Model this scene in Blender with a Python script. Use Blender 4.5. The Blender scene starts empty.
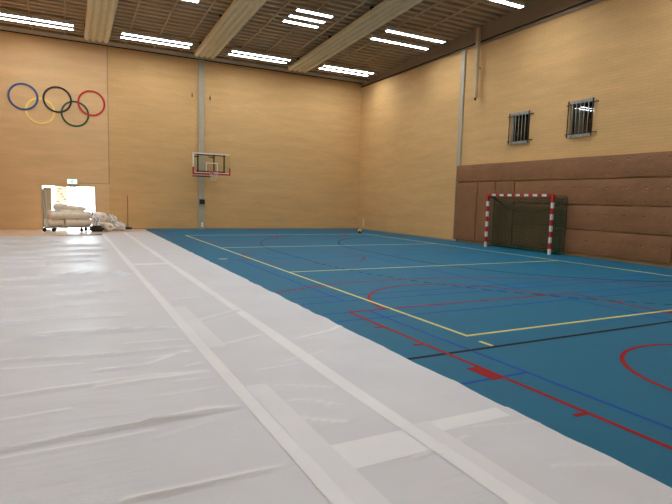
import bpy, bmesh, math, random
from mathutils import Vector, Matrix, noise
C = bpy.context.scene.collection
PI = math.pi
S = bpy.context.scene

# ------------------------------------------------------------------ camera, world, exposure
H = 1.679
F_PX, YAW, PITCH, ROLL = 517.01, 0.480420, -0.0999977, 0.0271315
r = Vector((math.cos(YAW), -math.sin(YAW), 0)); fw = Vector((math.sin(YAW), math.cos(YAW), 0)); up = Vector((0, 0, 1))
fw2 = fw*math.cos(PITCH) + up*math.sin(PITCH); up2 = up*math.cos(PITCH) - fw*math.sin(PITCH)
r3 = r*math.cos(ROLL) + up2*math.sin(ROLL); up3 = up2*math.cos(ROLL) - r*math.sin(ROLL)
cd = bpy.data.cameras.new('camera'); cam = bpy.data.objects.new('camera', cd); C.objects.link(cam)
cam.matrix_world = Matrix(((r3.x, up3.x, -fw2.x, 0), (r3.y, up3.y, -fw2.y, 0), (r3.z, up3.z, -fw2.z, H), (0, 0, 0, 1)))
cd.sensor_fit = 'HORIZONTAL'; cd.sensor_width = 36; cd.lens = F_PX/672*36; cd.clip_start = 0.05; cd.clip_end = 300
S.camera = cam
w = bpy.data.worlds.new('sky'); S.world = w; w.use_nodes = True
bg = w.node_tree.nodes['Background']; bg.inputs[0].default_value = (0.76, 0.88, 1.0, 1); bg.inputs[1].default_value = 6.5
S.view_settings.view_transform = 'Standard'; S.view_settings.look = 'None'
S.view_settings.gamma = 1; S.view_settings.use_curve_mapping = False
S.view_settings.exposure = 1.82
LAMP = 8.4            # strength of the fluorescent diffusers
S.cycles.use_denoising = True
S.cycles.max_bounces = 8; S.cycles.diffuse_bounces = 5

# ------------------------------------------------------------------ room numbers (metres)
XR, YB, XL, YF = 15.43, 26.95, -3.0, -1.2
def zc(y): return 8.56 + 0.045*(min(YB-y, 14.0) if y > 12.95 else 14.0-(12.95-y))

# ------------------------------------------------------------------ helpers
class MB:
    def __init__(s): s.v = []; s.f = []; s.sm = []
    def add(s, vs, fs, smooth=False):
        b = len(s.v); s.v += [tuple(v) for v in vs]
        for f in fs: s.f.append([b+i for i in f]); s.sm.append(smooth)
        return s
    def box(s, x0, y0, z0, x1, y1, z1):
        if x0 > x1: x0, x1 = x1, x0
        if y0 > y1: y0, y1 = y1, y0
        if z0 > z1: z0, z1 = z1, z0
        v = [(x0,y0,z0),(x1,y0,z0),(x1,y1,z0),(x0,y1,z0),(x0,y0,z1),(x1,y0,z1),(x1,y1,z1),(x0,y1,z1)]
        return s.add(v, [(3,2,1,0),(4,5,6,7),(0,1,5,4),(1,2,6,5),(2,3,7,6),(3,0,4,7)])
    def tube(s, pts, rad, n=10, caps=True):
        pts = [Vector(p) for p in pts]; rads = rad if isinstance(rad, (list, tuple)) else [rad]*len(pts)
        vs = []; fs = []; prev = None
        for i, p in enumerate(pts):
            if i == 0: t = pts[1]-p
            elif i == len(pts)-1: t = p-pts[i-1]
            else: t = (pts[i+1]-p).normalized() + (p-pts[i-1]).normalized()
            t.normalize()
            if prev is None:
                a = Vector((0,0,1)) if abs(t.z) < .9 else Vector((1,0,0)); u = t.cross(a).normalized()
            else:
                u = (prev - t*prev.dot(t)).normalized()
            prev = u; w_ = t.cross(u)
            for k in range(n):
                a = 2*PI*k/n; vs.append(p + (u*math.cos(a)+w_*math.sin(a))*rads[i])
        for i in range(len(pts)-1):
            for k in range(n):
                fs.append((i*n+k, i*n+(k+1) % n, (i+1)*n+(k+1) % n, (i+1)*n+k))
        if caps: fs.append(tuple(range(n))[::-1]); fs.append(tuple((len(pts)-1)*n+k for k in range(n)))
        return s.add(vs, fs, True)
    def prism(s, poly, a, b):
        """poly: list of points as functions of height; a,b: two lists of 3D points of equal length"""
        n = len(a); return s.add(list(a)+list(b), [tuple(range(n))[::-1], tuple(range(n, 2*n))] + [(i, (i+1) % n, n+(i+1) % n, n+i) for i in range(n)])
    def build(s, name, mat=None, parent=None, bevel=0, loc=None):
        me = bpy.data.meshes.new(name); me.from_pydata(s.v, [], s.f)
        for p, q in zip(me.polygons, s.sm): p.use_smooth = q
        me.update()
        bm = bmesh.new(); bm.from_mesh(me); bmesh.ops.recalc_face_normals(bm, faces=bm.faces); bm.to_mesh(me); bm.free()
        o = bpy.data.objects.new(name, me); C.objects.link(o)
        if mat: me.materials.append(mat)
        if parent: o.parent = parent
        if loc is not None: o.location = loc
        if bevel:
            m = o.modifiers.new('bevel', 'BEVEL'); m.width = bevel; m.segments = 2; m.limit_method = 'ANGLE'
        return o
def tag(o, label=None, cat=None, group=None, kind=None):
    if label: o['label'] = label
    if cat: o['category'] = cat
    if group: o['group'] = group
    if kind: o['kind'] = kind
    return o
def thing(name, label, cat, loc=(0,0,0), rz=0, group=None):
    o = bpy.data.objects.new(name, None); C.objects.link(o); o.empty_display_size = .2
    o.location = loc; o.rotation_euler = (0,0,rz); return tag(o, label, cat, group)
def struct(o): o['kind'] = 'structure'; return o
def copy_tree(o, parent=None):
    kids = list(o.children); c = o.copy(); C.objects.link(c); c.parent = parent
    for ch in kids: copy_tree(ch, c)
    return c

# ------------------------------------------------------------------ materials
def srgb(r_, g, b):
    f = lambda c: (c/255/12.92) if c/255 <= .04045 else ((c/255+.055)/1.055)**2.4
    return (f(r_), f(g), f(b), 1)
def mat(name, col, rough=.6, metal=0, noise_s=0, noise_a=0, bump=0, bump_s=40, emit=None, spec=.5, sheen=0):
    m = bpy.data.materials.new(name); m.use_nodes = True; nt = m.node_tree; N = nt.nodes; L = nt.links
    p = N['Principled BSDF']; p.inputs['Base Color'].default_value = col; p.inputs['Roughness'].default_value = rough
    p.inputs['Metallic'].default_value = metal; p.inputs['Specular IOR Level'].default_value = spec
    tc = N.new('ShaderNodeTexCoord')
    if noise_a:
        nz = N.new('ShaderNodeTexNoise'); nz.inputs['Scale'].default_value = noise_s or 5; nz.inputs['Detail'].default_value = 5
        L.new(tc.outputs['Object'], nz.inputs['Vector'])
        mr = N.new('ShaderNodeMapRange'); mr.inputs[1].default_value = .3; mr.inputs[2].default_value = .7
        mr.inputs[3].default_value = 1-noise_a; mr.inputs[4].default_value = 1+noise_a; L.new(nz.outputs[0], mr.inputs[0])
        mx = N.new('ShaderNodeMix'); mx.data_type = 'RGBA'; mx.blend_type = 'MULTIPLY'; mx.inputs[0].default_value = 1
        mx.inputs[6].default_value = col; L.new(mr.outputs[0], mx.inputs[7]); L.new(mx.outputs[2], p.inputs['Base Color'])
    if bump:
        nb = N.new('ShaderNodeTexNoise'); nb.inputs['Scale'].default_value = bump_s; nb.inputs['Detail'].default_value = 4
        L.new(tc.outputs['Object'], nb.inputs['Vector']); b = N.new('ShaderNodeBump'); b.inputs['Strength'].default_value = bump
        b.inputs['Distance'].default_value = .02; L.new(nb.outputs[0], b.inputs['Height']); L.new(b.outputs[0], p.inputs['Normal'])
    if emit is not None:
        p.inputs['Emission Color'].default_value = col; p.inputs['Emission Strength'].default_value = emit
    return m
def block_wall(name, col, axis, scale=1.0, contrast=.09):
    m = mat(name, col, .75, spec=.25); nt = m.node_tree; N = nt.nodes; L = nt.links; p = N['Principled BSDF']
    g = N.new('ShaderNodeNewGeometry'); sx = N.new('ShaderNodeSeparateXYZ'); L.new(g.outputs['Position'], sx.inputs[0])
    cx = N.new('ShaderNodeCombineXYZ'); L.new(sx.outputs[axis], cx.inputs[0]); L.new(sx.outputs[2], cx.inputs[1])
    br = N.new('ShaderNodeTexBrick'); L.new(cx.outputs[0], br.inputs[0])
    br.inputs['Scale'].default_value = scale; br.inputs['Brick Width'].default_value = .4; br.inputs['Row Height'].default_value = .1
    br.inputs['Mortar Size'].default_value = .007; br.inputs['Mortar Smooth'].default_value = .6
    c = Vector(col[:3])
    br.inputs['Color1'].default_value = (*(c*(1+contrast*.3)), 1); br.inputs['Color2'].default_value = (*(c*(1-contrast*.3)), 1)
    br.inputs['Mortar'].default_value = (*(c*(1-contrast*1.6)), 1)
    nz = N.new('ShaderNodeTexNoise'); nz.inputs['Scale'].default_value = .9; nz.inputs['Detail'].default_value = 6
    st = N.new('ShaderNodeMapping'); st.inputs['Scale'].default_value = (.5, 3, 1); L.new(cx.outputs[0], st.inputs[0]); L.new(st.outputs[0], nz.inputs['Vector'])
    mr = N.new('ShaderNodeMapRange'); mr.inputs[1].default_value = .3; mr.inputs[2].default_value = .7; mr.inputs[3].default_value = .93; mr.inputs[4].default_value = 1.07
    L.new(nz.outputs[0], mr.inputs[0])
    mx = N.new('ShaderNodeMix'); mx.data_type = 'RGBA'; mx.blend_type = 'MULTIPLY'; mx.inputs[0].default_value = 1
    L.new(br.outputs['Color'], mx.inputs[6]); L.new(mr.outputs[0], mx.inputs[7]); L.new(mx.outputs[2], p.inputs['Base Color'])
    b = N.new('ShaderNodeBump'); b.inputs['Strength'].default_value = .15; b.inputs['Distance'].default_value = .004; b.invert = True
    L.new(br.outputs['Fac'], b.inputs['Height']); L.new(b.outputs[0], p.inputs['Normal'])
    return m
M = {}
WALL = srgb(213, 172, 116)
M['wall_b'] = block_wall('wall_blocks_back', WALL, 0)
M['wall_r'] = block_wall('wall_blocks_side', WALL, 1)
M['panel'] = block_wall('wall_panel', srgb(220, 182, 134), 0, 1.0, .05)
M['floor'] = mat('blue_sports_floor', srgb(30, 106, 138), .55, noise_s=2.2, noise_a=.04, bump=.05, bump_s=60, spec=.12)
M['yellow'] = mat('yellow_line', srgb(226, 214, 120), .45)
M['red'] = mat('red_line', srgb(150, 20, 24), .6, spec=.1)
M['blue'] = mat('blue_line', srgb(14, 76, 168), .6, spec=.1)
M['black'] = mat('black_line', srgb(8, 8, 10), .6, spec=.1)
M['deck'] = mat('ceiling_deck', srgb(184, 160, 128), .8, noise_s=1.2, noise_a=.1)
M['rail'] = mat('ceiling_rail', srgb(186, 162, 126), .7)
M['fascia'] = mat('fascia', srgb(158, 136, 112), .8)
M['dark'] = mat('dark_gap', srgb(30, 24, 20), .9)
M['radiant'] = mat('radiant_panel', srgb(226, 210, 172), .55, noise_s=3, noise_a=.05)
M['tube'] = mat('lamp_diffuser', (.94, 1.0, 1.04, 1), .4, emit=LAMP)
M['housing'] = mat('lamp_housing', srgb(200, 198, 190), .5)
M['grey'] = mat('grey_paint', srgb(176, 167, 146), .5, noise_s=4, noise_a=.04)
M['steel'] = mat('galvanised_steel', srgb(160, 158, 150), .45, .2)
M['blackm'] = mat('black_metal', srgb(22, 22, 24), .5)
M['rubber'] = mat('black_rubber', srgb(20, 20, 22), .7)
M['white'] = mat('white_paint', srgb(225, 225, 218), .45)
M['redp'] = mat('red_paint', srgb(186, 26, 34), .45)
M['netw'] = mat('white_cord', srgb(225, 222, 210), .8)
M['green'] = mat('green_cord', srgb(12, 74, 46), .85)
M['frameg'] = mat('dark_green_tube', srgb(16, 34, 28), .5)
M['roll'] = mat('off_white_foil_roll', srgb(232, 222, 206), .5, noise_s=5, noise_a=.1, bump=.9, bump_s=8)
M['plastic'] = mat('clear_plastic_wrap', srgb(222, 216, 210), .25, noise_s=9, noise_a=.1, bump=.5, bump_s=14)
M['tan'] = mat('tan_floor_cover', srgb(220, 192, 166), .3, noise_s=2, noise_a=.06)
M['wood'] = mat('brown_wood', srgb(120, 74, 42), .6)
M['duct'] = mat('tan_duct', srgb(196, 172, 134), .6)

# white fleece sheet, a little see-through
def sheet_mat(name, col, through, rough=.42):
    m = mat(name, col, rough, noise_s=1.3, noise_a=.04, bump=.08, bump_s=60, spec=.5); nt = m.node_tree; N = nt.nodes; L = nt.links
    p = N['Principled BSDF']
    if name == 'white_cover_sheet':      # fine sideways creases in the fleece
        tc = N.new('ShaderNodeTexCoord'); mp = N.new('ShaderNodeMapping'); mp.inputs['Scale'].default_value = (.55, 4.5, 1); mp.inputs['Rotation'].default_value = (0, 0, .05)
        nz = N.new('ShaderNodeTexNoise'); nz.inputs['Scale'].default_value = 1.6; nz.inputs['Detail'].default_value = 7; nz.inputs['Roughness'].default_value = .6; nz.inputs['Distortion'].default_value = .4
        L.new(tc.outputs['Object'], mp.inputs[0]); L.new(mp.outputs[0], nz.inputs['Vector'])
        # highlights on the wrinkle crests, painted as whiter base colour
        av = N.new('ShaderNodeAttribute'); av.attribute_name = 'crest_highlight'; base = p.inputs['Base Color'].links[0].from_socket
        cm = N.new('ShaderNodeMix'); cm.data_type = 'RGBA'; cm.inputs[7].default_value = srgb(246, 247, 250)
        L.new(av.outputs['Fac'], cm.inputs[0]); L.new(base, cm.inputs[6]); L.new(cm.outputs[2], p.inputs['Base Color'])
        old = p.inputs['Normal'].links[0].from_node; b2 = N.new('ShaderNodeBump'); b2.inputs['Strength'].default_value = .55; b2.inputs['Distance'].default_value = .03
        L.new(nz.outputs[0], b2.inputs['Height']); L.new(old.outputs[0], b2.inputs['Normal']); L.new(b2.outputs[0], p.inputs['Normal'])
    t = N.new('ShaderNodeBsdfTransparent'); mx = N.new('ShaderNodeMixShader'); mx.inputs[0].default_value = through
    L.new(p.outputs[0], mx.inputs[1]); L.new(t.outputs[0], mx.inputs[2]); L.new(mx.outputs[0], N['Material Output'].inputs[0])
    return m
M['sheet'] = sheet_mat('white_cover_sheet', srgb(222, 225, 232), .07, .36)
M['tape'] = sheet_mat('white_tape', srgb(234, 236, 240), .0, .35)
M['film'] = sheet_mat('thin_film', srgb(226, 228, 233), .0, .35)

def glass(name, tint=(.9, .95, .95, 1), through=.9):
    m = bpy.data.materials.new(name); m.use_nodes = True; nt = m.node_tree; N = nt.nodes; L = nt.links; N.clear()
    o = N.new('ShaderNodeOutputMaterial'); t = N.new('ShaderNodeBsdfTransparent'); t.inputs[0].default_value = tint
    g = N.new('ShaderNodeBsdfGlossy'); g.inputs['Roughness'].default_value = .01
    fr = N.new('ShaderNodeFresnel'); fr.inputs[0].default_value = 1.5; mx = N.new('ShaderNodeMixShader')
    L.new(fr.outputs[0], mx.inputs[0]); L.new(t.outputs[0], mx.inputs[1]); L.new(g.outputs[0], mx.inputs[2]); L.new(mx.outputs[0], o.inputs[0])
    return m
M['glass'] = glass('window_glass', (.75, .8, .8, 1))
M['glassc'] = glass('clear_backboard', (.93, .95, .93, 1))

# brown wall mat with rows of stitched dimples
def mat_pad():
    m = mat('brown_wall_mat', srgb(139, 97, 64), .5, noise_s=1.6, noise_a=.1, spec=.4); nt = m.node_tree; N = nt.nodes; L = nt.links; p = N['Principled BSDF']
    g = N.new('ShaderNodeNewGeometry'); sx = N.new('ShaderNodeSeparateXYZ'); L.new(g.outputs['Position'], sx.inputs[0])
    def mth(op, a, b=None):
        n = N.new('ShaderNodeMath'); n.operation = op
        for i, q in enumerate((a, b)):
            if q is None: continue
            if isinstance(q, (int, float)): n.inputs[i].default_value = q
            else: L.new(q, n.inputs[i])
        return n.outputs[0]
    def cell(o, pitch, off): return mth('MULTIPLY', mth('SUBTRACT', mth('FRACT', mth('DIVIDE', mth('ADD', o, off), pitch)), .5), pitch)
    a = cell(sx.outputs[1], .62, 0.1); b = cell(sx.outputs[2], .44, .12)
    d = mth('SQRT', mth('ADD', mth('POWER', a, 2), mth('POWER', mth('MULTIPLY', b, 1.6), 2)))
    mr = N.new('ShaderNodeMapRange'); mr.inputs[1].default_value = .0; mr.inputs[2].default_value = .07; mr.inputs[3].default_value = 0; mr.inputs[4].default_value = 1; mr.interpolation_type = 'SMOOTHSTEP'
    L.new(d, mr.inputs[0])
    nz = N.new('ShaderNodeTexNoise'); nz.inputs['Scale'].default_value = 3.2; nz.inputs['Detail'].default_value = 3; L.new(g.outputs['Position'], nz.inputs['Vector'])
    h = mth('ADD', mth('MULTIPLY', mr.outputs[0], .6), nz.outputs[0])
    bp = N.new('ShaderNodeBump'); bp.inputs['Strength'].default_value = .6; bp.inputs['Distance'].default_value = .05; L.new(h, bp.inputs['Height']); L.new(bp.outputs[0], p.inputs['Normal'])
    return m
M['mat'] = mat_pad()

# ------------------------------------------------------------------ structure: floor with painted lines
fl = struct(MB().box(XL-.2, YF-.2, -.2, XR+.2, YB+.2, 0).build('floor', M['floor']))
lw = .05
def marking(name, mb, m, label=None):
    o = mb.build(name, m, fl)
    if label: o['label'] = label
    return o
def hline(mb, x0, x1, y, z, w_=lw): return mb.box(x0, y-w_/2, 0, x1, y+w_/2, z)
def vline(mb, x, y0, y1, z, w_=lw): return mb.box(x-w_/2, y0, 0, x+w_/2, y1, z)
def arc(mb, cx, cy, r_, a0, a1, z, w_=lw, n=64):
    for i in range(n):
        t0 = math.radians(a0+(a1-a0)*i/n); t1 = math.radians(a0+(a1-a0)*(i+1)/n)
        q = [(cx+rr*math.cos(t), cy+rr*math.sin(t)) for rr, t in ((r_-w_/2, t0), (r_+w_/2, t0), (r_+w_/2, t1), (r_-w_/2, t1))]
        mb.prism(None, [(a, b, 0) for a, b in q], [(a, b, z) for a, b in q])
    return mb
zB, zK, zR, zY = .0012, .0020, .0028, .0036
# yellow volleyball court (9 x 18), its rear line and sidelines, centre line, attack lines
X0, X1, Y0, Y1 = 4.495, 13.495, 4.95, 22.6
marking('court_line', vline(MB(), X0, Y0-.025, Y1+.025, zY), M['yellow'], 'yellow left sideline')
marking('court_line', vline(MB(), X1, Y0-.025, Y1+.025, zY), M['yellow'], 'yellow right sideline')
marking('court_line', hline(MB(), X0, X1, Y0, zY), M['yellow'], 'yellow near end line')
marking('court_line', hline(MB(), X0, X1, Y1, zY), M['yellow'], 'yellow far end line')
for y in (10.95, 16.95): marking('court_line', hline(MB(), X0, X1, y, zY), M['yellow'], 'yellow attack line')
marking('court_line', vline(MB(), X0-.03, 4.47, 4.68, zY), M['yellow'], 'short yellow tick')
marking('court_line', vline(MB(), .66, 4.2, 13.2, zY), M['yellow'], 'yellow line under the white sheet')
# red basketball markings
cx = 6.2
for s, yb in ((1, .92), (-1, 26.98)):
    k = MB(); yf = yb+s*5.8
    vline(k, cx-2.45, yb, yf+s*.025, zR); vline(k, cx+2.45, yb, yf+s*.025, zR); hline(k, cx-2.45, cx+2.45, yf, zR)
    marking('court_line', k, M['red'], 'red key')
    if s == 1:
        k = MB()
        for sg in (-1, 1):
            xo = cx+sg*2.475
            for yy in (5.74, 4.85, 2.66): k.box(xo, yy-.025, 0, xo+sg*.13, yy+.025, zR)
            k.box(xo, 3.56, 0, xo+sg*.13, 3.94, zR)
        marking('court_line', k, M['red'], 'red marks and block beside the key')
    marking('court_line', arc(MB(), cx, yf, 1.8, 0 if s == 1 else 180, 180 if s == 1 else 360, zR), M['red'], 'red free throw semicircle')
    yk = yb+s*1.575
    if s == 1: marking('court_line', arc(MB(), cx, yk, 1.25, 0, 180, zR), M['red'], 'red semicircle under the basket')
    marking('court_line', arc(MB(), cx, yk, 6.75, 12 if s == 1 else -168, 168 if s == 1 else -12, zR, n=96), M['red'], 'red three point arc')
marking('court_line', arc(MB(), cx, 13.95, 1.8, 0, 360, zR), M['red'], 'red centre circle')
# black handball markings: goal in front of the right wall
gx, gy = 14.9, 13.92
k = MB(); vline(k, gx-6, gy-1.5, gy+1.5, zK); arc(k, gx, gy+1.5, 6, 90, 180, zK); arc(k, gx, gy-1.5, 6, 180, 270, zK)
marking('court_line', k, M['black'], 'black solid goal area line')
k = MB()
for i in range(-5, 5): k.box(gx-9-.025, gy+i*.3+.04, 0, gx-9+.025, gy+i*.3+.22, zK)
nd = 45
for i in range(nd):
    a = 90*i/nd
    if i*90/nd > -1:
        yy = gy+1.5+9*math.sin(math.radians(180-a-1))
        if yy < YB-.3: arc(k, gx, gy+1.5, 9, 180-a-1.1, 180-a, zK, n=2)
        arc(k, gx, gy-1.5, 9, 180+a, 180+a+1.1, zK, n=2)
marking('court_line', k, M['black'], 'black dashed free throw line')
marking('court_line', hline(MB(), 2.0, XR-.1, 4.43, zK, .055), M['black'], 'black straight line')
# blue badminton markings
k = MB()
for y in (6.23, 6.70, 7.48, 7.94): hline(k, 3.3, 14.9, y, zB, .04)
vline(k, 4.09, 7.48, 13.58, zB, .04); vline(k, 4.09, .6, 6.70, zB, .04)
vline(k, 8.1, 7.48, 13.58, zB, .04); vline(k, 8.13, .6, 6.70, zB, .04); hline(k, 2.6, 4.09, 3.6, zB, .04)
hline(k, 3.3, 14.9, 13.58, zB, .04)
marking('court_line', k, M['blue'], 'blue badminton lines')

# ------------------------------------------------------------------ walls
DX0, DX1, DZ = -.98, 1.17, 1.97
def wall_with_holes(axis, pos, thick, a0, a1, z1, holes):
    """axis 'y': wall at y=pos spanning x; axis 'x': wall at x=pos spanning y"""
    mb = MB(); cuts = sorted({a0, a1, *[h[0] for h in holes], *[h[1] for h in holes]})
    for i in range(len(cuts)-1):
        p, q = cuts[i], cuts[i+1]; spans = [(0, z1)]
        for h in holes:
            if h[0] <= p+1e-6 and h[1] >= q-1e-6: spans = [t for t in ((0, h[2]), (h[3], z1)) if t[1]-t[0] > 1e-4]
        for a, b in spans:
            if axis == 'y': mb.box(p, pos, a, q, pos+thick, b)
            else: mb.box(pos, p, a, pos+thick, q, b)
    return mb
ZT = 8.52
struct(wall_with_holes('y', YB, .25, XL-.25, 1.8, 8.6, [(DX0, DX1, 0, DZ)]).build('wall_back_left', M['panel']))
struct(wall_with_holes('y', YB, .25, 1.8, XR+.25, 8.6, []).build('wall_back', M['wall_b']))
WIN = [(11.57, 12.50, 4.07, 5.21), (14.22, 15.17, 4.06, 5.16)]
struct(wall_with_holes('x', XR, .25, YF-.25, YB, 8.28, WIN).build('wall_right', M['wall_r']))
struct(MB().box(XL-.25, YF-.25, 0, XL, YB, 9.6).build('wall_left', M['wall_r']))
struct(MB().box(XL, YF-.25, 0, XR+.25, YF, 9.6).build('wall_front', M['wall_b']))
# thin dark joints in the back wall cladding and along the roof
struct(MB().box(1.785, YB-.006, 2.15, 1.82, YB, 8.56).build('trim_1', M['fascia']))
struct(MB().box(.5, YB-.006, 2.135, 1.82, YB, 2.165).build('trim_2', M['fascia']))
struct(MB().box(XL, YB-.05, 8.47, XR, YB, 8.62).build('trim_3', M['dark']))
k = MB(); n_ = 24
for i in range(n_):
    y0 = YF+(YB-YF)*i/n_; y1 = YF+(YB-YF)*(i+1)/n_
    k.box(XR-.03, y0, 8.24+.011*(YB-y0), XR+.2, y1, 8.30+.011*(YB-y0))
struct(k.build('trim_4', M['dark']))
k = MB(); k.prism(None, [(XR-.0, YB, 8.25), (XR-.0, 12.95, 8.25), (XR, YF, 8.25), (XR, YF, 9.6), (XR, 12.95, 9.6), (XR, YB, 9.6)],
                 [(XR+.25, YB, 8.25), (XR+.25, 12.95, 8.25), (XR+.25, YF, 8.25), (XR+.25, YF, 9.6), (XR+.25, 12.95, 9.6), (XR+.25, YB, 9.6)])
struct(k.build('trim_5', M['fascia']))
struct(MB().box(1.8, YB-.012, 0, XR, YB, .05).build('baseboard_back', M['fascia']))
struct(MB().box(XR-.012, 18.3, 0, XR, YB-.012, .05).build('baseboard_right', M['fascia']))

# ------------------------------------------------------------------ ceiling: ribbed deck with thin rails below
prof = []; y = YB; pitch = .40
while y > YF:
    for dy, dz in ((0, 0), (.16, 0), (.19, .20), (.37, .20)):
        if y-dy > YF: prof.append((y-dy, zc(y-dy)+dz))
    y -= pitch
prof.append((YF-.2, zc(YF)))
k = MB(); n = len(prof)
k.add([(XL-.2, a, b) for a, b in prof]+[(XR+.2, a, b) for a, b in prof], [(i, i+1, n+i+1, n+i) for i in range(n-1)])
ceil = struct(k.build('ceiling', M['deck']))
k = MB(); k.box(XL-.3, YF-.3, 9.6, XR+.3, YB+.3, 9.7); struct(k.build('ceiling_roof', M['dark']))
for i in range(14):
    x = -2.35+1.225*i
    k = MB()
    for ya, yb in ((YB-.02, 12.95), (12.95, YF)):
        k.prism(None, [(x-.025, ya, zc(ya)-.05), (x+.025, ya, zc(ya)-.05), (x+.025, ya, zc(ya)), (x-.025, ya, zc(ya))],
                      [(x-.025, yb, zc(yb)-.05), (x+.025, yb, zc(yb)-.05), (x+.025, yb, zc(yb)), (x-.025, yb, zc(yb))])
    k.build('ceiling_rail', M['rail'], ceil)
k = MB().box(XL, 26.25, zc(26.6)-.07, XR, YB-.05, zc(26.6)-.04); k.build('edge_board', mat('edge_board', srgb(170, 160, 146), .8), ceil)

# radiant heating panels hung under the deck
def radiant(x0, x1, label):
    t = thing('radiant_heating_panel', label, 'heating panel', ((x0+x1)/2, 25.75, 0), 0, 'long heating panels under the ceiling')
    W = x1-x0; xs = []; nt_ = 4; prof_ = [(-W/2, .10), (-W/2, 0)]
    for i in range(nt_):
        c0 = -W/2+W*(i+.5)/nt_; hw = W/nt_*.39
        for a in range(0, 181, 30): prof_.append((c0-hw*math.cos(math.radians(a)), -.085*math.sin(math.radians(a))))
    prof_ += [(W/2, 0), (W/2, .10)]
    def z(yy): return zc(yy)-.235
    k = MB(); ys = [25.75, 12.95, 2.0]
    n = len(prof_)
    for j in range(2):
        a = [(px, ys[j]-25.75, z(ys[j])+pz) for px, pz in prof_]; b = [(px, ys[j+1]-25.75, z(ys[j+1])+pz) for px, pz in prof_]
        k.prism(None, a, b)
    k.build('panel', M['radiant'], t)
    k = MB().tube([(-W/2+.05, .07, z(25.75)+.03), (W/2-.05, .07, z(25.75)+.03)], .035)
    for i in range(4): k.tube([(-W/2+W*(i+.5)/4, .08, z(25.75)+.02), (-W/2+W*(i+.5)/4, -.05, z(25.75)+.0)], .025)
    k.build('header_pipe', M['grey'], t)
    for yy in (24.5, 21, 17.5, 14):
        MB().box(-W/2-.02, yy-25.77, z(yy)+.08, W/2+.02, yy-25.73, z(yy)+.22).build('bracket', M['dark'], t)
radiant(.82, 1.80, 'pale ribbed heating panel nearest the five rings, above the wall joint')
radiant(5.52, 6.52, 'pale ribbed ceiling heating panel running toward the basketball backboard')
radiant(10.32, 11.40, 'pale ribbed ceiling heating panel nearest the right wall')

# fluorescent luminaires: each batten its own thing
def batten():
    t = thing('fluorescent_lamp', 'lamp', 'ceiling light', (0, 0, 0), 0, 'fluorescent ceiling lamps')
    k = MB().box(-.72, -.104, .03, .72, .104, .08)
    for q in (-1, 1): k.box(-.72, q*.104, -.034, .72, q*.1, .03); k.box(q*.72, -.1, -.034, q*.714, .1, .03)
    k.build('housing', M['housing'], t)
    MB().box(-.7135, -.0995, -.032, .7135, .0995, .029).build('diffuser', M['tube'], t)
    for x in (-.5, .5): MB().tube([(0, 0, 0), (0, 0, 1)], .006, 6).build('hanger', M['steel'], t, loc=(x, 0, .09))
    return t
proto = batten(); first = True
def lamp(x, y, label):
    global first
    o = proto if first else copy_tree(proto); first = False
    o.location = (x, y, 8.455+.014*(24.5-y)); o['label'] = label
    for ch in o.children:
        if ch.name.startswith('hanger'): ch.scale = (1, 1, zc(y)+.20-.09-o.location.z)
    return o
blk = {'A': ('above the five rings', -1.07), 'B': ('between the first and second heating panels', 3.67),
       'C': ('between the second and third heating panels', 8.41), 'D': ('nearest the right wall corner', 13.15)}
for key, (nm, xm) in blk.items():
    for yy, rn in ((24.33, 'front'), (24.88, 'rear')):
        for sx_, sn in ((-.735, 'left'), (.735, 'right')):
            lamp(xm+sx_, yy, f'{sn} lamp, {rn} line of the back row, {nm}')
for yy, rn in ((18.1, 'nearest'), (18.78, 'middle'), (19.4, 'farthest')):
    lamp(8.28, yy, f'{rn} of the three parallel short lamps in the middle of the ceiling')
for yy, rn in ((18.3, 'near'), (19.43, 'far')):
    for x, sn in ((12.27, 'left'), (13.74, 'right')): lamp(x, yy, f'{sn} half, {rn} line of the wide-spaced lamp pair by the right wall')
for yy, rn in ((18.15, 'near'), (19.2, 'far')):
    lamp(3.55, yy, f'{rn} lamp at the top edge of the photo, left of the second heating panel')
for yy, rn in ((13.85, 'far'), (12.7, 'near')):
    for x, sn in ((12.1, 'left'), (13.58, 'right')): lamp(x, yy, f'{sn} half of the {rn} lamp line cut by the top edge, upper right')
for yy in (18.15, 19.2):
    for x in (-1.1,): lamp(x, yy, 'fluorescent ceiling lamp above the photo, over the white sheets')
for yy, rn in ((7.7, 'middle'), (2.2, 'nearest')):
    for x, bn in ((-1.07, 'first'), (3.67, 'second'), (8.41, 'third'), (13.15, 'fourth')):
        for d in (-.55, .55):
            for q in (-.735, .735): lamp(x+q, yy+d, f'ceiling lamp above the photo, {rn} row, {bn} bay from the left')
for x, bn in ((-1.07, 'first'), (3.67, 'second'), (8.41, 'third')):
    for d in (-.55, .55):
        for q in (-.735, .735): lamp(x+q, 13.3+d, f'ceiling lamp above the photo, row beside the ridge, {bn} bay')

# ------------------------------------------------------------------ entrance behind the door opening
struct(MB().box(-3.2, YB+.0, -.2, 5.2, 34.5, -.001).build('floor_entrance', mat('entrance_floor', srgb(205, 200, 196), .25)))
k = MB(); k.box(-1.55, YB+.25, 0, -1.35, 32.5, 2.9); struct(k.build('wall_entrance_left', M['panel']))
struct(MB().box(2.6, YB+.25, 0, 2.8, 32.5, 2.9).build('wall_entrance_right', M['white']))
struct(MB().box(-1.55, YB+.25, 2.7, 2.8, 30.2, 2.9).build('ceiling_entrance', M['white']))
win = struct(MB().box(-1.35, 32.3, 0, 2.6, 32.4, .1).build('window_3', M['white']))
for x in (-1.3, 0.2, 1.5, 2.55): MB().box(x-.03, 32.3, .1, x+.03, 32.4, 2.85).build('window_frame', M['white'], win)
MB().box(-1.35, 32.34, .1, 2.6, 32.36, 2.85).build('pane', M['glassc'], win)
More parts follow.
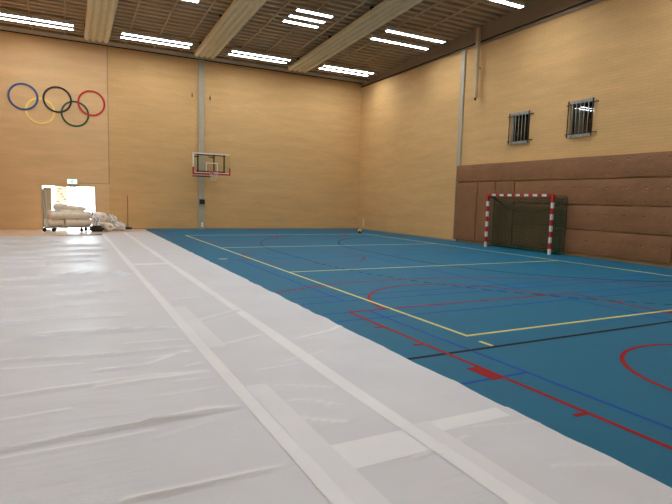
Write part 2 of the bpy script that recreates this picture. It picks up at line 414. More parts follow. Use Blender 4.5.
# ground outside so that the sky does not show below the horizon
struct(MB().box(-14, 34.5, -.25, 20, 60, -.05).build('ground_outside', mat('pale_paving', srgb(225, 222, 215), .8)))
d = struct(MB().box(DX0-.05, YB-.02, 0, DX0, YB+.25, DZ).build('door_1', M['duct']))
MB().box(DX1, YB-.02, 0, DX1+.05, YB+.25, DZ).build('door_frame', M['duct'], d)
MB().box(DX0-.05, YB-.02, DZ, DX1+.05, YB+.25, DZ+.04).build('door_frame', M['duct'], d)
MB().box(.02, YB-.06, DZ-.03, .42, YB-.02, DZ+.03).build('door_closer', M['steel'], d)
MB().box(DX0+.02, YB+.27, 0.01, DX0+.36, YB+.31, 1.9).build('door_leaf', M['duct'], d)
# notice board post inside the entrance
t = thing('notice_board', 'pale blue notice board with small dark notes seen through the doorway', 'notice board', (-.25, 29.5, 0))
MB().box(-.27, 0, .0, .27, .05, 2.5).build('board', mat('pale_blue_board', srgb(235, 244, 252), .5), t)
random.seed(4)
for i in range(9):
    xx = -.2+random.random()*.33; zz = .95+.15*i*.85
    MB().box(xx, -.012, zz, xx+.05+random.random()*.1, 0, zz+.05).build('note', M['steel'], t)

# exit sign over the doorway
t = thing('exit_sign', 'small lit green and white emergency exit sign above the doorway', 'exit sign', (.235, YB-.01, 2.2))
MB().box(-.22, -.07, -.125, .22, 0, .125).build('housing', M['steel'], t, .01)
MB().box(-.20, -.078, -.105, .20, -.07, .105).build('face', mat('sign_face', (.62, 1, .88, 1), .4, emit=.35), t)
gm = mat('sign_green', srgb(0, 110, 95), .5)
k = MB(); yy = -.082
def pr(pts): k.prism(None, [(a, yy, b) for a, b in pts], [(a, -.078, b) for a, b in pts])
pr([(.0+.018*math.cos(a*PI/4), .06+.018*math.sin(a*PI/4)) for a in range(8)])
pr([(-.015, .04), (.02, .04), (.0, -.015), (-.03, -.01)]); pr([(.015, .038), (.06, .015), (.055, .005), (.01, .02)])
pr([(-.015, .038), (-.05, .01), (-.045, 0), (-.01, .02)]); pr([(-.03, -.01), (-.01, -.01), (-.03, -.05), (-.07, -.075), (-.075, -.065), (-.045, -.045)])
pr([(-.015, -.01), (.005, -.01), (.03, -.04), (.02, -.08), (.008, -.078), (.013, -.043)])
k.build('running_figure', gm, t)

# ------------------------------------------------------------------ five rings on the back wall
def ring(x, z, m, off, label):
    k = MB(); n = 72; ro, ri = .585, .505; vs = []; fs = []
    for i in range(n):
        a = 2*PI*i/n; c, s = math.cos(a), math.sin(a)
        for rr, yy in ((ri, 0), (ro, 0), (ro, -.02), (ri, -.02)): vs.append((rr*c, yy, rr*s))
    for i in range(n):
        j = (i+1) % n
        for q in range(4): fs.append((i*4+q, j*4+q, j*4+(q+1) % 4, i*4+(q+1) % 4))
    k.add(vs, fs); o = k.build('wall_ring', m, loc=(x, YB-.001-off, z))
    tag(o, label, 'ring', 'five interlocking rings on the back wall')
ring(-1.60, 5.81, mat('ring_blue', srgb(44, 84, 134), .5), .010, 'blue ring on the back wall, leftmost of the upper row')
ring(-.96, 5.27, mat('ring_yellow', srgb(244, 218, 120), .5), .0, 'yellow ring low between the blue and black rings')
ring(-.28, 5.83, mat('ring_black', srgb(26, 24, 34), .5), .010, 'black ring on the back wall, middle of the upper row')
ring(.42, 5.27, mat('ring_green', srgb(34, 84, 52), .5), .0, 'green ring low between the black and red rings')
ring(1.105, 5.82, mat('ring_red', srgb(196, 36, 40), .5), .010, 'red ring on the back wall, nearest the wall joint')

# ------------------------------------------------------------------ column, hoop and small things on the back wall
PX = 6.125
tag(MB().box(PX-.145, YB-.10, 0, PX+.145, YB-.0, 8.47).build('wall_column', M['grey'], bevel=.01), 'tall grey flat column on the back wall behind the backboard', 'column')
t = thing('winch_box', 'small black box on the grey column below the backboard', 'box', (6.155, YB-.10, 1.29))
MB().box(-.13, -.12, 0, .13, 0, .24).build('box', M['blackm'], t, .01); MB().box(-.05, -.1, .24, .05, 0, .33).build('crank', M['steel'], t)
t = thing('switch_plate', 'small white plate near the foot of the grey column', 'switch', (6.17, YB-.10, .12))
MB().box(-.045, -.02, 0, .045, 0, .23).build('plate', mat('white_plate', srgb(250, 250, 246), .4), t); MB().box(-.02, -.03, .08, .02, -.02, .14).build('button', M['white'], t)
for x, z, lb in ((5.68, 6.72, 'small dark wall hook left of the grey column'), (6.58, 6.68, 'small dark wall hook right of the grey column')):
    t = thing('wall_hook', lb, 'hook', (x, YB, z), 0, 'wall hooks beside the column')
    MB().box(-.02, -.01, -.11, .02, 0, .11).build('plate', M['blackm'], t); MB().tube([(0, -.01, -.05), (-.02, -.07, -.08), (.01, -.09, -.02)], .014, 6).build('prong', M['blackm'], t)

# basketball hoop folded close to the wall
BY = 25.75
sc = BY/YB
bx0, bx1 = 5.70*sc, 7.66*sc
bz = lambda z: (z-H)*sc+H
bt, bb = bz(3.90), bz(2.80)
t = thing('basketball_hoop', 'clear basketball backboard with red corners and hoop on the back wall', 'basketball hoop', ((bx0+bx1)/2, BY, 0))
hw = (bx1-bx0)/2
MB().box(-hw, 0, bb, hw, .012, bt).build('backboard', M['glassc'], t)
k = MB(); k.box(-hw, -.015, bt-.05, hw, .02, bt); k.box(-hw, -.015, bb+.35, -hw+.06, .02, bt); k.box(-hw+.06, -.015, bb+.08, hw-.06, .02, bb+.115)
k.build('white_border', M['white'], t)
k = MB().box(-hw, -.016, bb, -hw+.075, .021, bb+.36).box(hw-.075, -.016, bb, hw, .021, bb+.36).box(-hw+.075, -.016, bb, hw-.075, .021, bb+.08)
k.build('red_border', M['redp'], t)
k = MB(); q0, q1, p0, p1 = -.295, .295, bb+.17, bb+.60
k.box(q0, -.01, p1-.045, q1, 0, p1).box(q0, -.01, p0, q0+.045, 0, p1-.045).box(q1-.045, -.01, p0, q1, 0, p1-.045)
k.build('target_square', M['white'], t)
k = MB()
for x in (-hw+.27, -.03+.15, .63): k.box(x-.03, .03, bb+.13, x+.03, .09, bt-.05)
k.box(-hw+.2, .03, bb+.13, .68, .09, bb+.19); k.box(-hw+.2, .03, bt-.12, .68, .09, bt-.07)
k.build('support_frame', M['blackm'], t)
k = MB()
for x in (-hw+.32, .12):
    k.tube([(x, .06, bt-.2), (x, YB-BY-.1, bt-.1)], .03, 8); k.tube([(x, .06, bb+.15), (x, YB-BY-.1, bb+.05)], .03, 8)
k.build('wall_arm', M['blackm'], t)
MB().box(-hw+.07, .35, bb-.10, .1, .41, bb-.05).build('lower_bar', M['blackm'], t)
rp = MB(); n = 28; rz = bb+.16; rr = .225
rp.tube([(rr*math.cos(2*PI*i/n), -.38+rr*math.sin(2*PI*i/n), rz) for i in range(n+1)], .014, 8, caps=False)
rp.box(-.09, -.16, rz-.02, .09, -.015, rz+.012); rp.box(-.11, -.03, rz-.1, .11, -.016, rz+.03)
rim = rp.build('rim', M['redp'], t)
k = MB(); nn = 12
for lv in range(5):
    z0 = rz-.09*lv; z1 = z0-.09; r0 = rr*(1-.1*lv); r1 = rr*(1-.1*(lv+1))
    for i in range(nn):
        for dd in (-.5, .5):
            a0 = 2*PI*(i+(lv % 2)*.5)/nn; a1 = a0+dd*2*PI/nn
            k.tube([(r0*math.cos(a0), -.38+r0*math.sin(a0), z0), (r1*math.cos(a1), -.38+r1*math.sin(a1), z1)], .004, 4)
k.build('net', M['netw'], rim)

# broom leaning on the back wall
t = thing('broom', 'broom with long brown handle and wide black brush standing at the back wall', 'broom', (2.6, YB-.12, 0))
MB().tube([(0, 0, .05), (0, .1, 1.62)], .013, 8).build('handle', M['wood'], t)
k = MB(); k.box(-.30, -.04, .06, .17, .06, .1); k.build('brush_head', M['blackm'], t)
k = MB()
for i in range(40): x = -.29+.0115*i; k.prism(None, [(x, -.03, .06), (x+.009, -.03, .06), (x+.009, .05, .06), (x, .05, .06)], [(x-.004, -.05, .0), (x+.006, -.05, .0), (x+.006, .07, .0), (x-.004, .07, .0)])
k.build('bristles', M['rubber'], t)

# ------------------------------------------------------------------ right wall: post, duct, windows with bars, mats
tag(MB().box(XR-.08, 17.93, 0, XR, 18.17, 8.24).build('wall_post', M['grey'], bevel=.008), 'slim grey post running up the right wall from behind the mats', 'post')
t = thing('hanging_duct', 'narrow tan boxed duct hanging from the ceiling by the right wall', 'duct', (XR-.21, 17.02, 6.08))
MB().box(-.07, -.075, 0, .07, .075, 2.82).build('casing', M['duct'], t, .01); MB().box(-.03, -.03, -.1, .03, .03, 0).build('end_fitting', M['blackm'], t)
MB().box(.07, -.03, 1.2, .21, .03, 1.26).build('bracket', M['steel'], t)
for i, (y0, y1, z0, z1) in enumerate(WIN):
    wn = struct(MB().box(XR+.10, y0, z0, XR+.16, y0+.05, z1).box(XR+.10, y1-.05, z0, XR+.16, y1, z1).box(XR+.10, y0+.05, z0, XR+.16, y1-.05, z0+.05).box(XR+.10, y0+.05, z1-.05, XR+.16, y1-.05, z1).build(f'window_{i+1}', M['steel']))
    MB().box(XR+.125, y0+.05, z0+.05, XR+.131, y1-.05, z1-.05).build('pane', M['glass'], wn)
    # room behind the window
    k = MB(); a, b, c, d_, e, f_ = XR+.25, XR+2.2, y0-.8, y1+.8, z0-.9, z1+.5
    k.add([(a,c,e),(b,c,e),(b,d_,e),(a,d_,e),(a,c,f_),(b,c,f_),(b,d_,f_),(a,d_,f_)], [(0,1,2,3),(4,5,6,7),(0,1,5,4),(1,2,6,5),(2,3,7,6)])
    k.build('room_behind', M['dark'], wn)
    k = MB(); ys = y1-.12 if i == 0 else y1-.10
    for q in range(6): k.tube([(XR+.24+.01*(q % 2), ys-.045*q, z0-.05), (XR+.24+.01*(q % 2), ys-.045*q, z1+.05)], .028, 6)
    k.build('curtain', M['grey'], wn)
    if i == 0:
        k = MB()
        for q in range(4): k.tube([(XR+.24+.01*(q % 2), y0+.06+.045*q, z0-.05), (XR+.24+.01*(q % 2), y0+.06+.045*q, z1+.05)], .028, 6)
        k.build('curtain', M['grey'], wn)
    else: MB().box(XR+.2, y0+.05, z0, XR+.23, y0+.42, z0+.55).build('lower_panel', M['grey'], wn)
    g = thing('window_grille', ['steel bar grille over the window nearer the camera, right of its pair', 'steel bar grille over the smaller looking window, left above the goal'][i], 'window grille', (XR, (y0+y1)/2-.04, (z0+z1)/2-.01), 0, 'barred window grilles on the right wall')
    hy = (y1-y0)/2+.02; hz = (z1-z0)/2+.04; X = -.10
    MB().box(X, -hy, -hz, X+.03, hy, -hz+.09).build('crossbar', M['steel'], g); MB().box(X, -hy, hz-.09, X+.03, hy, hz).build('crossbar', M['steel'], g)
    for q in range(7):
        yy = -hy+.02+(2*hy-.04)*q/6
        k = MB(); k.tube([(X-.01, yy, -hz), (X-.01, yy, hz)], .011 if 0 < q < 6 else .02, 8); k.build('bar', M['steel'] if 0 < q < 6 else M['blackm'], g)
    for zz in (-hz+.12, hz-.12):
        MB().tube([(X+.05, -hy-.12, zz), (X+.05, hy+.12, zz)], .014, 8).build('mounting_rod', M['blackm'], g)
    for yy in (-hy-.1, hy+.1):
        for zz in (-hz+.12, hz-.12): MB().tube([(X+.05, yy, zz), (0, yy, zz)], .016, 8).build('anchor', M['blackm'], g)

MX = XR-.13
def pad(y0, y1, z0, z1, label, seed):
    k = MB(); ny = max(4, int((y1-y0)/.12)); nz = max(3, int((z1-z0)/.12)); vs = []; fs = []
    def P(i, j):
        y = y0+(y1-y0)*i/ny; z = z0+(z1-z0)*j/nz
        e = min(i, ny-i, 3)/3; e2 = min(j, nz-j, 2)/2; rd = (1-(1-min(e, 1))**2)**.5*(1-(1-min(e2, 1))**2)**.5
        return (MX+.02-.022*rd-.007*noise.noise(Vector((y*1.3, z*2, seed))), y, z+.012*noise.noise(Vector((y*.9, seed, z))) * (1 if j in (0, nz) else .3))
    for i in range(ny+1):
        for j in range(nz+1): vs.append(P(i, j))
    W_ = nz+1
    for i in range(ny):
        for j in range(nz): fs.append((i*W_+j, i*W_+j+1, (i+1)*W_+j+1, (i+1)*W_+j))
    k.add(vs, fs, True)
    border = [i*W_ for i in range(ny+1)]+[ny*W_+j for j in range(1, W_)]+[i*W_+nz for i in range(ny-1, -1, -1)]+[j for j in range(nz-1, 0, -1)]
    bv = [vs[q] for q in border]; bk = [(XR-.002, v[1], v[2]) for v in bv]; nb = len(bv)
    k.add(bv+bk, [(q, (q+1) % nb, nb+(q+1) % nb, nb+q) for q in range(nb)]+[tuple(range(nb, 2*nb))])
    o = k.build('wall_mat', M['mat']); tag(o, label, 'wall mat', 'brown padded mats on the right wall')
sy = MX/XR
pad(16.74, 18.08, .11, 2.58, 'upright brown wall mat farthest from the camera, beside the bare wall', 1)
pad(15.70, 16.70, .11, 2.58, 'narrow upright brown wall mat just left of the goal post', 2)
pad(14.70, 15.66, .11, 2.58, 'upright brown wall mat behind the far part of the goal net', 3)
pad(7.6, 14.65, 1.76, 2.58, 'long brown wall mat just under the top course of mats', 4)
pad(7.6, 14.65, .93, 1.725, 'long brown wall mat in the middle course, above the lowest one', 5)
pad(8.66, 14.65, .12, .895, 'long brown wall mat in the lowest course, nearest the floor', 6)
pad(7.6, 18.08, 2.62, 3.33, 'long brown wall mat forming the top course along the right wall', 7)
tag(MB().box(XR-.025, 26.17, .2, XR, 26.24, .62).build('conduit_cover', M['white']), 'short pale upright conduit cover low on the right wall by the corner', 'conduit')

# ------------------------------------------------------------------ handball goal
t = thing('handball_goal', 'red and white banded handball goal with green net at the right wall', 'goal', (14.76, 13.92, 0))
def band(axis, a, b, n, first_red, fixed, name):
    h_ = .04; vs = []; fs = []
    for i in range(n+1):
        p = a+(b-a)*i/n
        for u, v in ((-h_, -h_), (h_, -h_), (h_, h_), (-h_, h_)): vs.append((u, fixed+v, p) if axis == 'z' else (u, p, fixed+v))
    for i in range(n):
        for q in range(4): fs.append((i*4+q, i*4+(q+1) % 4, i*4+4+(q+1) % 4, i*4+4+q))
    fs += [(0, 1, 2, 3), (n*4, n*4+1, n*4+2, n*4+3)]
    o = MB().add(vs, fs).build(name, M['white'], t); o.data.materials.append(M['redp'])
    for p in o.data.polygons:
        c = p.center[2 if axis == 'z' else 1]; p.material_index = int((int((c-a)/(b-a)*n-1e-6) % 2 == 0) == first_red) if 4*n > p.index else 0
band('z', 0, 1.8, 9, False, 1.54, 'post'); band('z', 0, 1.8, 9, False, -1.54, 'post')
band('y', -1.3, 1.3, 13, False, 2.04, 'crossbar')
for s in (-1, 1):
    k = MB(); k.box(-.041, s*1.54-.041, 1.8, .041, s*1.54+.041, 2.081); k.box(-.041, s*1.30, 1.999, .041, s*1.4991, 2.081)
    k.build('corner_joint', M['redp'], t)
RX = .47
for s in (-1, 1):
    yy = 1.66 if s > 0 else -1.74
    k = MB().tube([(.02, s*1.54, 2.02), (.2, s*1.60, 2.03), (RX-.10, yy, 2.03), (RX-.03, yy, 2.0), (RX, yy, 1.92), (RX, yy, .03), (.02, s*1.54, .03)], .014, 8)
    k.build('rear_frame', M['frameg'], t)
MB().tube([(RX, -1.66, .03), (RX, 1.66, .03)], .016, 8).build('ground_bar', M['frameg'], t)
k = MB(); cell = .07; cr = .0085
def sag(y): return 1.98-.56*(1-min(1, abs(y)/1.66)**2.6)
ny = int(3.32/cell)
for i in range(ny+1):   # vertical cords of the rear net and top net cords
    y = -1.66+3.32*i/ny
    k.tube([(0, y*.93, 2.0), (RX*.5, y*.97, (2.0+sag(y))/2-.05), (RX-.02, y, sag(y)), (RX-.03+.02*math.sin(i), y, 1.0), (RX-.01, y, .02)], cr, 4, False)
nz = int(2/cell)
for j in range(nz):
    z = .03+cell*j
    if z < 1.70: k.tube([(RX-.02, -1.66, z), (RX-.04, -.6, z-.01), (RX-.03, .6, z-.008), (RX-.02, 1.66, z)], cr, 4, False)
    for s in (-1, 1): se = 1.66 if s > 0 else 1.74; k.tube([(.0, s*1.54, z), (RX*.5, s*(1.54+se)/2, z-.012), (RX, s*se, z)], cr, 4, False)
for s in (-1, 1):
    for i in range(7):
        x = RX*i/6; y = s*(1.54+(.12 if s > 0 else .20)*i/6); k.tube([(x, y, 2.0), (x, y+.01, 1.0), (x, y, .02)], cr, 4, False)
for i in range(1, 6):
    f = i/6; k.tube([(RX*f, y, 2.0*(1-f)+sag(y)*f) for y in [-1.6+3.2*q/12 for q in range(13)]], cr, 4, False)
k.tube([(RX-.02, -1.66+3.32*q/16, sag(-1.66+3.32*q/16)) for q in range(17)], .014, 6)
for i in range(60):   # net gathered on the floor
    a = -1.6+3.2*i/59; k.tube([(RX-.12*random.random()-.05, a, .01), (RX-.05, a+.05, .05+.04*random.random()), (RX+.0, a+.02, .02)], .008, 4, False)
k.build('net', M['green'], t)

# ball
def ball(x, y, r_, name, label, cat):
    t = thing(name, label, cat, (x, y, 0)); bm = bmesh.new(); bmesh.ops.create_icosphere(bm, subdivisions=4, radius=r_)
    me = bpy.data.meshes.new('skin'); bm.to_mesh(me); bm.free()
    for p in me.polygons: p.use_smooth = True
    me.materials.append(mat('ball_yellow', srgb(236, 214, 120), .5)); me.materials.append(M['blackm'])
    for p in me.polygons:
        c = p.center.normalized()
        if c.z < -.05+.25*math.sin(5*math.atan2(c.y, c.x)): p.material_index = 1
    o = bpy.data.objects.new('skin', me); C.objects.link(o); o.parent = t; o.location = (0, 0, r_+.004)
ball(13.45, 23.2, .115, 'ball', 'small yellow and black ball lying near the far corner', 'ball')
fx = MB(); n = 24
fx.prism(None, [(.13*math.cos(2*PI*i/n), .13*math.sin(2*PI*i/n), 0) for i in range(n)], [(.13*math.cos(2*PI*i/n), .13*math.sin(2*PI*i/n), .004) for i in range(n)])
tag(fx.build('floor_socket_cover', mat('brass', srgb(170, 150, 110), .4, .4), loc=(3.74, 13.83, .0)), 'small round tan socket cover in the blue floor beside the sheet', 'socket cover')

# ------------------------------------------------------------------ floor coverings
k = MB().prism(None, [(XL, 22.2, 0), (1.2, 23.6, 0), (3.28, 24.9, 0), (3.40, 26.93, 0), (XL, 26.93, 0)], [(XL, 22.2, .004), (1.2, 23.6, .004), (3.28, 24.9, .004), (3.40, 26.93, .004), (XL, 26.93, .004)])
tag(k.build('floor_runner', M['tan']), 'glossy tan floor covering strip along the back wall under the cart', 'floor covering')

# wrinkle ridges as world polylines (x, y, height, half width)
from math import exp
def px(u, v):
    d_ = r3*((u-336)/F_PX) - up3*((v-252)/F_PX) + fw2; s_ = -H/d_.z; return (d_.x*s_, d_.y*s_)
RID = []
for pts, a, wd in [
    ([(0,455),(75,438),(150,425),(240,409)], .020, .020), ([(0,462),(90,446),(150,434)], .008, .02),
    ([(130,503),(175,494),(230,481),(290,468)], .014, .018), ([(0,400),(60,391),(150,378),(214,373)], .012, .03),
    ([(0,423),(66,412)], .007, .02), ([(0,344),(68,337),(107,333),(178,329),(207,322.5),(233,316.5)], .016, .035),
    ([(0,322),(45,318.5),(120,315)], .010, .04), ([(0,324.5),(45,321),(120,317)], .008, .03), ([(0,301),(55,298),(120,292)], .012, .04),
    ([(0,312),(40,309.5),(120,303)], .010, .04), ([(0,363),(120,356),(195,347.6)], .013, .035), ([(100,372),(147,367),(190,352)], .010, .03),
    ([(100,389),(147,382),(214,374)], .009, .03), ([(0,268),(45,266.5)], .022, .05), ([(65,277),(120,276),(138,274)], .022, .05),
    ([(0,281),(60,277)], .014, .05), ([(0,242),(60,242.5)], .016, .1), ([(0,247.5),(100,246)], .014, .1), ([(20,253),(120,251)], .014, .08),
    ([(0,259),(100,256.5)], .014, .07), ([(0,289),(100,286)], .012, .05), ([(0,263),(90,261.5)], .010, .06), ([(130,345),(200,340)], .008, .03),
    ([(150,360),(205,352)], .008, .025), ([(190,368),(206,364)], .012, .02), ([(160,398),(225,388)], .006, .02), ([(180,383),(215,379)], .006, .02),
    ([(150,425),(200,412),(243,408)], .010, .025), ([(160,440),(210,425)], .004, .02), ([(0,372),(80,366)], .006, .03), ([(40,335),(100,330)], .006, .04)]:
    RID.append(([px(*p) for p in pts], a, wd))
RIDB = []
for pts, a, wd in [([(278,387.5),(300,388),(335,390)], .006, .02), ([(300,421),(320,423),(345,425)], .009, .025), ([(292,403),(310,402),(340,408)], .006, .02),
                   ([(300,340),(335,332),(350,322)], .007, .03), ([(290,362),(330,352)], .004, .02), ([(200,322),(236,312)], .008, .03), ([(230,345),(262,337)], .005, .03),
                   ([(260,372),(300,366)], .005, .02), ([(180,300),(215,297)], .006, .03), ([(480,430),(540,425)], .005, .02), ([(420,460),(470,440)], .006, .02), ([(560,470),(620,468)], .006, .02)]:
    RIDB.append(([px(*p) for p in pts], a, wd))
def seg_d(p, a, b):
    ax, ay = a; bx, by = b; dx, dy = bx-ax, by-ay; L_ = dx*dx+dy*dy
    t_ = max(0, min(1, ((p[0]-ax)*dx+(p[1]-ay)*dy)/L_)); qx, qy = ax+t_*dx, ay+t_*dy
    return math.hypot(p[0]-qx, p[1]-qy), (p[1]-qy)
def ridge(x, y, R_):
    h = 0
    for pts, a, wd in R_:
        ymin = min(p[1] for p in pts)-.4; ymax = max(p[1] for p in pts)+.4
        if not ymin < y < ymax: continue
        best = min((seg_d((x, y), pts[i], pts[i+1]) for i in range(len(pts)-1)), key=lambda q: q[0])
        dd, sg = best
        wob = .03*noise.noise(Vector((x*2.2, y*.3, a*50)))
        w2 = wd*(1.6 if sg > 0 else .65)
        if dd < 4*w2: h += (1.3+.45*min(max(y-2, 0), 10))*a*exp(-((dd+wob*0)/w2)**2)*(.75+.5*noise.noise(Vector((x*3, a*90, 1))))
    if R_ is RID: h *= max(0, min(1, (1.22-x)/.25))
    return h
def sheet(name, label, x0f, x1f, y0, y1, R_, base, dx, amp=.003, m='sheet', cat='floor sheet', group='white cover sheets', curl=None):
    ys = [y0]
    while ys[-1] < y1:
        y = ys[-1]; ys.append(min(y1, y+max(.014, .0055*max(y, 0))))
    nx = max(2, int((x1f(1)-x0f(1))/dx)); vs = []; fs = []; crest_hl = []
    for y in ys:
        a, b = x0f(y), x1f(y)
        for i in range(nx+1):
            x = a+(b-a)*i/nx
            h = (base(y) if callable(base) else base)+abs(amp*noise.noise(Vector((x*1.1, y*2.3, 3))))+abs(amp*.6*noise.noise(Vector((x*2.5, y*7, 8))))+ridge(x, y, R_)
            if curl and i == nx: h += curl*max(0, noise.noise(Vector((y*2.1, 5, 5)))+.15)
            vs.append((x, y, h)); crest_hl.append(min(1, ridge(x, y-.02-.004*y, R_)/.012))  # mask of the painted highlight, shifted to one side of each ridge
    for j in range(len(ys)-1):
        for i in range(nx): fs.append((j*(nx+1)+i, j*(nx+1)+i+1, (j+1)*(nx+1)+i+1, (j+1)*(nx+1)+i))
    o = MB().add(vs, fs, True).build(name, M[m]); tag(o, label, cat, group)
    at = o.data.attributes.new('crest_highlight', 'FLOAT', 'POINT'); at.data.foreach_set('value', crest_hl); return o
def yend(x): return 22.3+.35*(x+3)
edge = lambda y: 3.17+.006*y+.018*noise.noise(Vector((y*1.5, 2, 7)))+.012*noise.noise(Vector((y*4.5, 6, 7)))
c_ = lambda v: (lambda y: v)
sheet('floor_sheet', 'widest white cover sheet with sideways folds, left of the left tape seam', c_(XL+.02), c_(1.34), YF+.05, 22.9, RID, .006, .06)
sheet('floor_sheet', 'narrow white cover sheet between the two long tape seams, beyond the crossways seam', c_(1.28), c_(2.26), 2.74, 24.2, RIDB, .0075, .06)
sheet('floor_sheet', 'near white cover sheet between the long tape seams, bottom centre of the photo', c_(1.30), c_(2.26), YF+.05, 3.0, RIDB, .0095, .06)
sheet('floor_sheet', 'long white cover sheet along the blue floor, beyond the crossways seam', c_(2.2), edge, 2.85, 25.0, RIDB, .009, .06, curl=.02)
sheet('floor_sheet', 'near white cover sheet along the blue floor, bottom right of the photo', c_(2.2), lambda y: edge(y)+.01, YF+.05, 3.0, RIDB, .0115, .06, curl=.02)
tg = 'white tape seams on the cover sheets'
sheet('seam_tape', 'long white tape seam between the two narrow sheets, nearest the blue floor', lambda y: 2.15+.01*math.sin(y), lambda y: 2.29+.01*math.sin(y*1.3), YF+.06, 24.4, RIDB, lambda y: .0108 if y > 3.05 else .0132, .045, m='tape', cat='tape', group=tg)
sheet('seam_tape', 'long white tape seam beside the widest folded sheet, farther from the blue floor', lambda y: 1.25+.008*math.sin(y*.8), lambda y: 1.37+.008*math.sin(y), YF+.06, 23.4, RIDB, lambda y: .0092 if y > 3.05 else .0110, .04, m='tape', cat='tape', group=tg)
for a, b, y0, y1, lb in ((1.37, 1.56, 5.6, 7.9, 'thin extra film strip beside the left seam, farther away'), (1.37, 1.56, 1.0, 4.3, 'thin extra film strip beside the left seam, near the camera'),
                         (2.29, 2.42, .8, 3.05, 'thin extra film strip beside the right seam, near the camera')):
    sheet('film_strip', lb, c_(a), c_(b), y0, y1, RIDB, (lambda y: .0128 if y > 3.02 else .0135), .05, m='film', cat='film strip', group='thin film strips beside the seams')
sheet('cross_tape', 'broad whiter band across the sheets between the two long seams, near the camera', c_(1.37), c_(2.15), 2.66, 3.0, RIDB, .0108, .06, m='tape', cat='tape', group='crossways bands on the sheets')
sheet('cross_tape', 'narrow whiter band across the sheet from the right seam to the blue floor', c_(2.29), c_(3.1), 2.86, 3.03, RIDB, .0128, .06, m='tape', cat='tape', group='crossways bands on the sheets')
sheet('cross_tape', 'thin faint band across the sheets far from the camera', c_(1.37), c_(2.15), 13.0, 13.35, RIDB, .0088, .06, m='tape', cat='tape', group='crossways bands on the sheets')

# ------------------------------------------------------------------ trolley with rolled sheets
t = thing('roll_trolley', 'flat trolley on black castors loaded with rolled sheets before the doorway', 'trolley', (0.05, 25.6, 0))
MB().box(-.92, -.3, .17, .92, .3, .22).build('deck', M['steel'], t, .01)
k = MB()
k.tube([(-.95, -.28, .2), (-.95, -.28, 1.76), (-.95, -.24, 1.82), (-.95, .24, 1.82), (-.95, .28, 1.76), (-.95, .28, .2)], .015, 8)
k.tube([(-.95, -.28, .9), (-.95, .28, .9)], .014, 8); k.tube([(-.95, -.28, .55), (-.95, .28, .55)], .014, 8)
k.build('end_frame', M['steel'], t)
MB().tube([(-.84, -.28, .2), (-.84, -.28, 1.74), (-.95, -.28, 1.76)], .014, 8).build('brace', M['white'], t)
k = MB().tube([(.95, -.28, .2), (.95, -.28, .95), (.95, .28, .95), (.95, .28, .2)], .02, 8); k.build('end_frame', M['blackm'], t)
MB().box(-.96, -.29, .28, -.80, -.27, .55).build('side_plate', M['white'], t)
for x, y in ((-.93, -.25), (-.58, -.3), (.5, -.3), (.68, .25), (-.55, .25), (.93, -.25)):
    k = MB().tube([(x, y-.025, .075), (x, y+.025, .075)], .075, 18).build('castor', M['rubber'], t)
    MB().box(x-.035, y-.035, .12, x+.035, y+.035, .17).box(x-.03, y-.035, .06, x+.03, y-.028, .14).build('castor_fork', M['blackm'], k)
def roll(p0, p1, rad, label, seed, squash=1.0, core=False, taper=0, mm='roll', name='sheet_roll', cat='sheet roll', group='rolled white sheets'):
    p0, p1 = Vector(p0), Vector(p1); mid = (p0+p1)/2; ax = (p1-p0); Ln = ax.length; ax.normalize()
    side = ax.cross(Vector((0, 0, 1))).normalized(); upv = side.cross(ax); n = 28; m_ = 26; vs = []; fs = []
    prof = []
    for j in range(m_+1):
        f = j/m_; e = min(f, 1-f)*Ln; rr = 1 if e > rad*.35 else .78+.22*math.sqrt(max(0, 1-(1-e/(rad*.35))**2)); prof.append((f, rr*(1-taper*f)))
    for f, rr in prof:
        c = ax*((f-.5)*Ln)
        for i in range(n):
            a = 2*PI*i/n; q = rad*rr*(1+.09*noise.noise(Vector((math.cos(a)*1.2+seed*7, math.sin(a)*1.2, f*5)))+.05*noise.noise(Vector((math.cos(a)*3+seed, math.sin(a)*3, f*14))))
            vs.append(c+side*(q*math.cos(a))+upv*(q*math.sin(a)*squash))
    for j in range(m_):
        for i in range(n): fs.append((j*n+i, j*n+(i+1) % n, (j+1)*n+(i+1) % n, (j+1)*n+i))
    # ends: spiral-like inset with hollow core
    for end, j0 in ((0, 0), (1, m_)):
        b0 = len(vs); c = ax*((end-.5)*Ln)
        for rf, dp in ((.55, .02), (.25, .03), (.24, .2)):
            for i in range(n):
                a = 2*PI*i/n; vs.append(c-ax*((1 if end else -1)*(dp-.03))+side*(rad*rf*math.cos(a))+upv*(rad*rf*squash*math.sin(a)))
        prev = j0*n
        for lv in range(3):
            cur = b0+lv*n
            for i in range(n): fs.append((prev+i, prev+(i+1) % n, cur+(i+1) % n, cur+i))
            prev = cur
        fs.append(tuple(prev+i for i in range(n)))
    o = MB().add(vs, fs, True).build(name, M[mm], loc=mid); tag(o, label, cat, group); return o
Z0 = .225
roll((-0.74, 25.45, Z0+.15), (-.13, 25.5, Z0+.15), .15, 'short tan-shaded roll low on the trolley, left end', 1, 1)
roll((-.08, 25.42, Z0+.165), (.93, 25.48, Z0+.165), .165, 'long roll low on the trolley, right end', 2, 1)
roll((-0.68, 25.75, Z0+.16), (.9, 25.78, Z0+.16), .15, 'rear low roll mostly hidden at the back of the trolley', 8, 1)
roll((-0.64, 25.42, Z0+.47), (.93, 25.45, Z0+.49), .165, 'longest roll lying in the middle of the trolley load', 3, 1)
roll((-0.76, 25.79, Z0+.53), (.7, 25.80, Z0+.53), .19, 'grey-white roll behind the middle roll on the trolley', 4, .85)
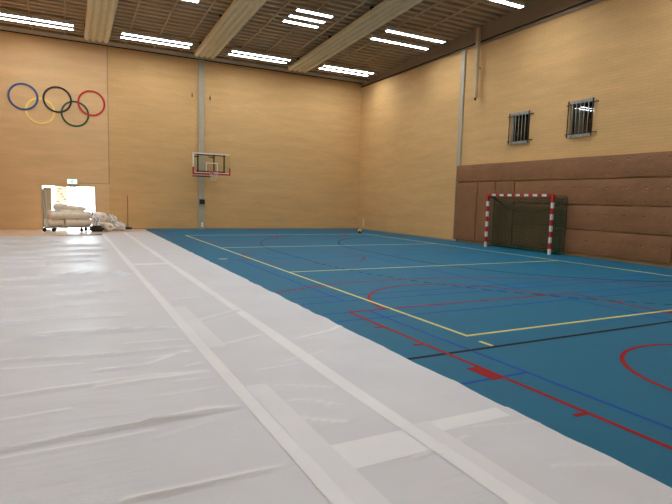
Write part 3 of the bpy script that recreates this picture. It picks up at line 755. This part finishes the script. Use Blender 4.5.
roll((-0.54, 25.58, Z0+.85), (.75, 25.58, Z0+.77), .165, 'topmost roll tapering to the right on the trolley load', 5, .85, taper=.4)
# things beside the trolley
roll((1.06, 25.9, .66), (1.42, 25.25, .64), .22, 'upper end-on roll with a dark core, right of the trolley', 6, .9)
roll((1.36, 25.85, .205), (1.70, 25.2, .205), .20, 'lower end-on roll on the floor, right of the trolley', 7, .9)
def lump(loc, sx, sy, sz, m, name, label, cat, seed, amp=.35, fr=2.4):
    bm = bmesh.new(); bmesh.ops.create_icosphere(bm, subdivisions=5, radius=1)
    for v in bm.verts:
        p = v.co.copy(); d_ = 1+amp*noise.noise(p*fr+Vector((seed, 0, 0)))+amp*.6*abs(noise.noise(p*fr*2.6+Vector((0, seed, 0))))
        v.co = Vector((p.x*d_*sx, p.y*d_*sy, max(-.8, p.z*d_)*sz))
    me = bpy.data.meshes.new(name); bm.to_mesh(me); bm.free()
    for p in me.polygons: p.use_smooth = True
    me.materials.append(m); o = bpy.data.objects.new(name, me); C.objects.link(o); o.location = loc; tag(o, label, cat); return o
lump((1.14, 25.2, .12), .26, .16, .14, M['blackm'], 'dark_bundle', 'dark bundle on the floor under the upper end-on roll', 'bundle', 3)
t = thing('plastic_bag', 'crumpled white plastic bag with blue markings between trolley and rolls', 'bag', (1.10, 25.0, .40))
o = lump((0, 0, .08), .17, .10, .25, mat('white_bag', srgb(232, 232, 236), .35), 'bag_body', None, None, 5); o.parent = t
k = MB()
for a, b in ((-.06, .12), (.02, .0), (.07, .14)): k.tube([(a, -.12, b-.08), (a+.03, -.135, b), (a+.01, -.12, b+.1)], .016, 6)
k.build('blue_marking', mat('navy_print', srgb(40, 50, 96), .5), t)
lump((2.04, 25.8, .17), .30, .2, .21, M['plastic'], 'plastic_wrap_heap', 'heap of crumpled pale plastic wrap right of the end-on rolls', 'plastic wrap', 9, .5, 3)
lump((1.80, 25.85, .52), .2, .16, .19, M['plastic'], 'plastic_wrap_ball', 'small crumpled pinkish plastic wrap atop the heap behind the rolls', 'plastic wrap', 12, .5, 3)
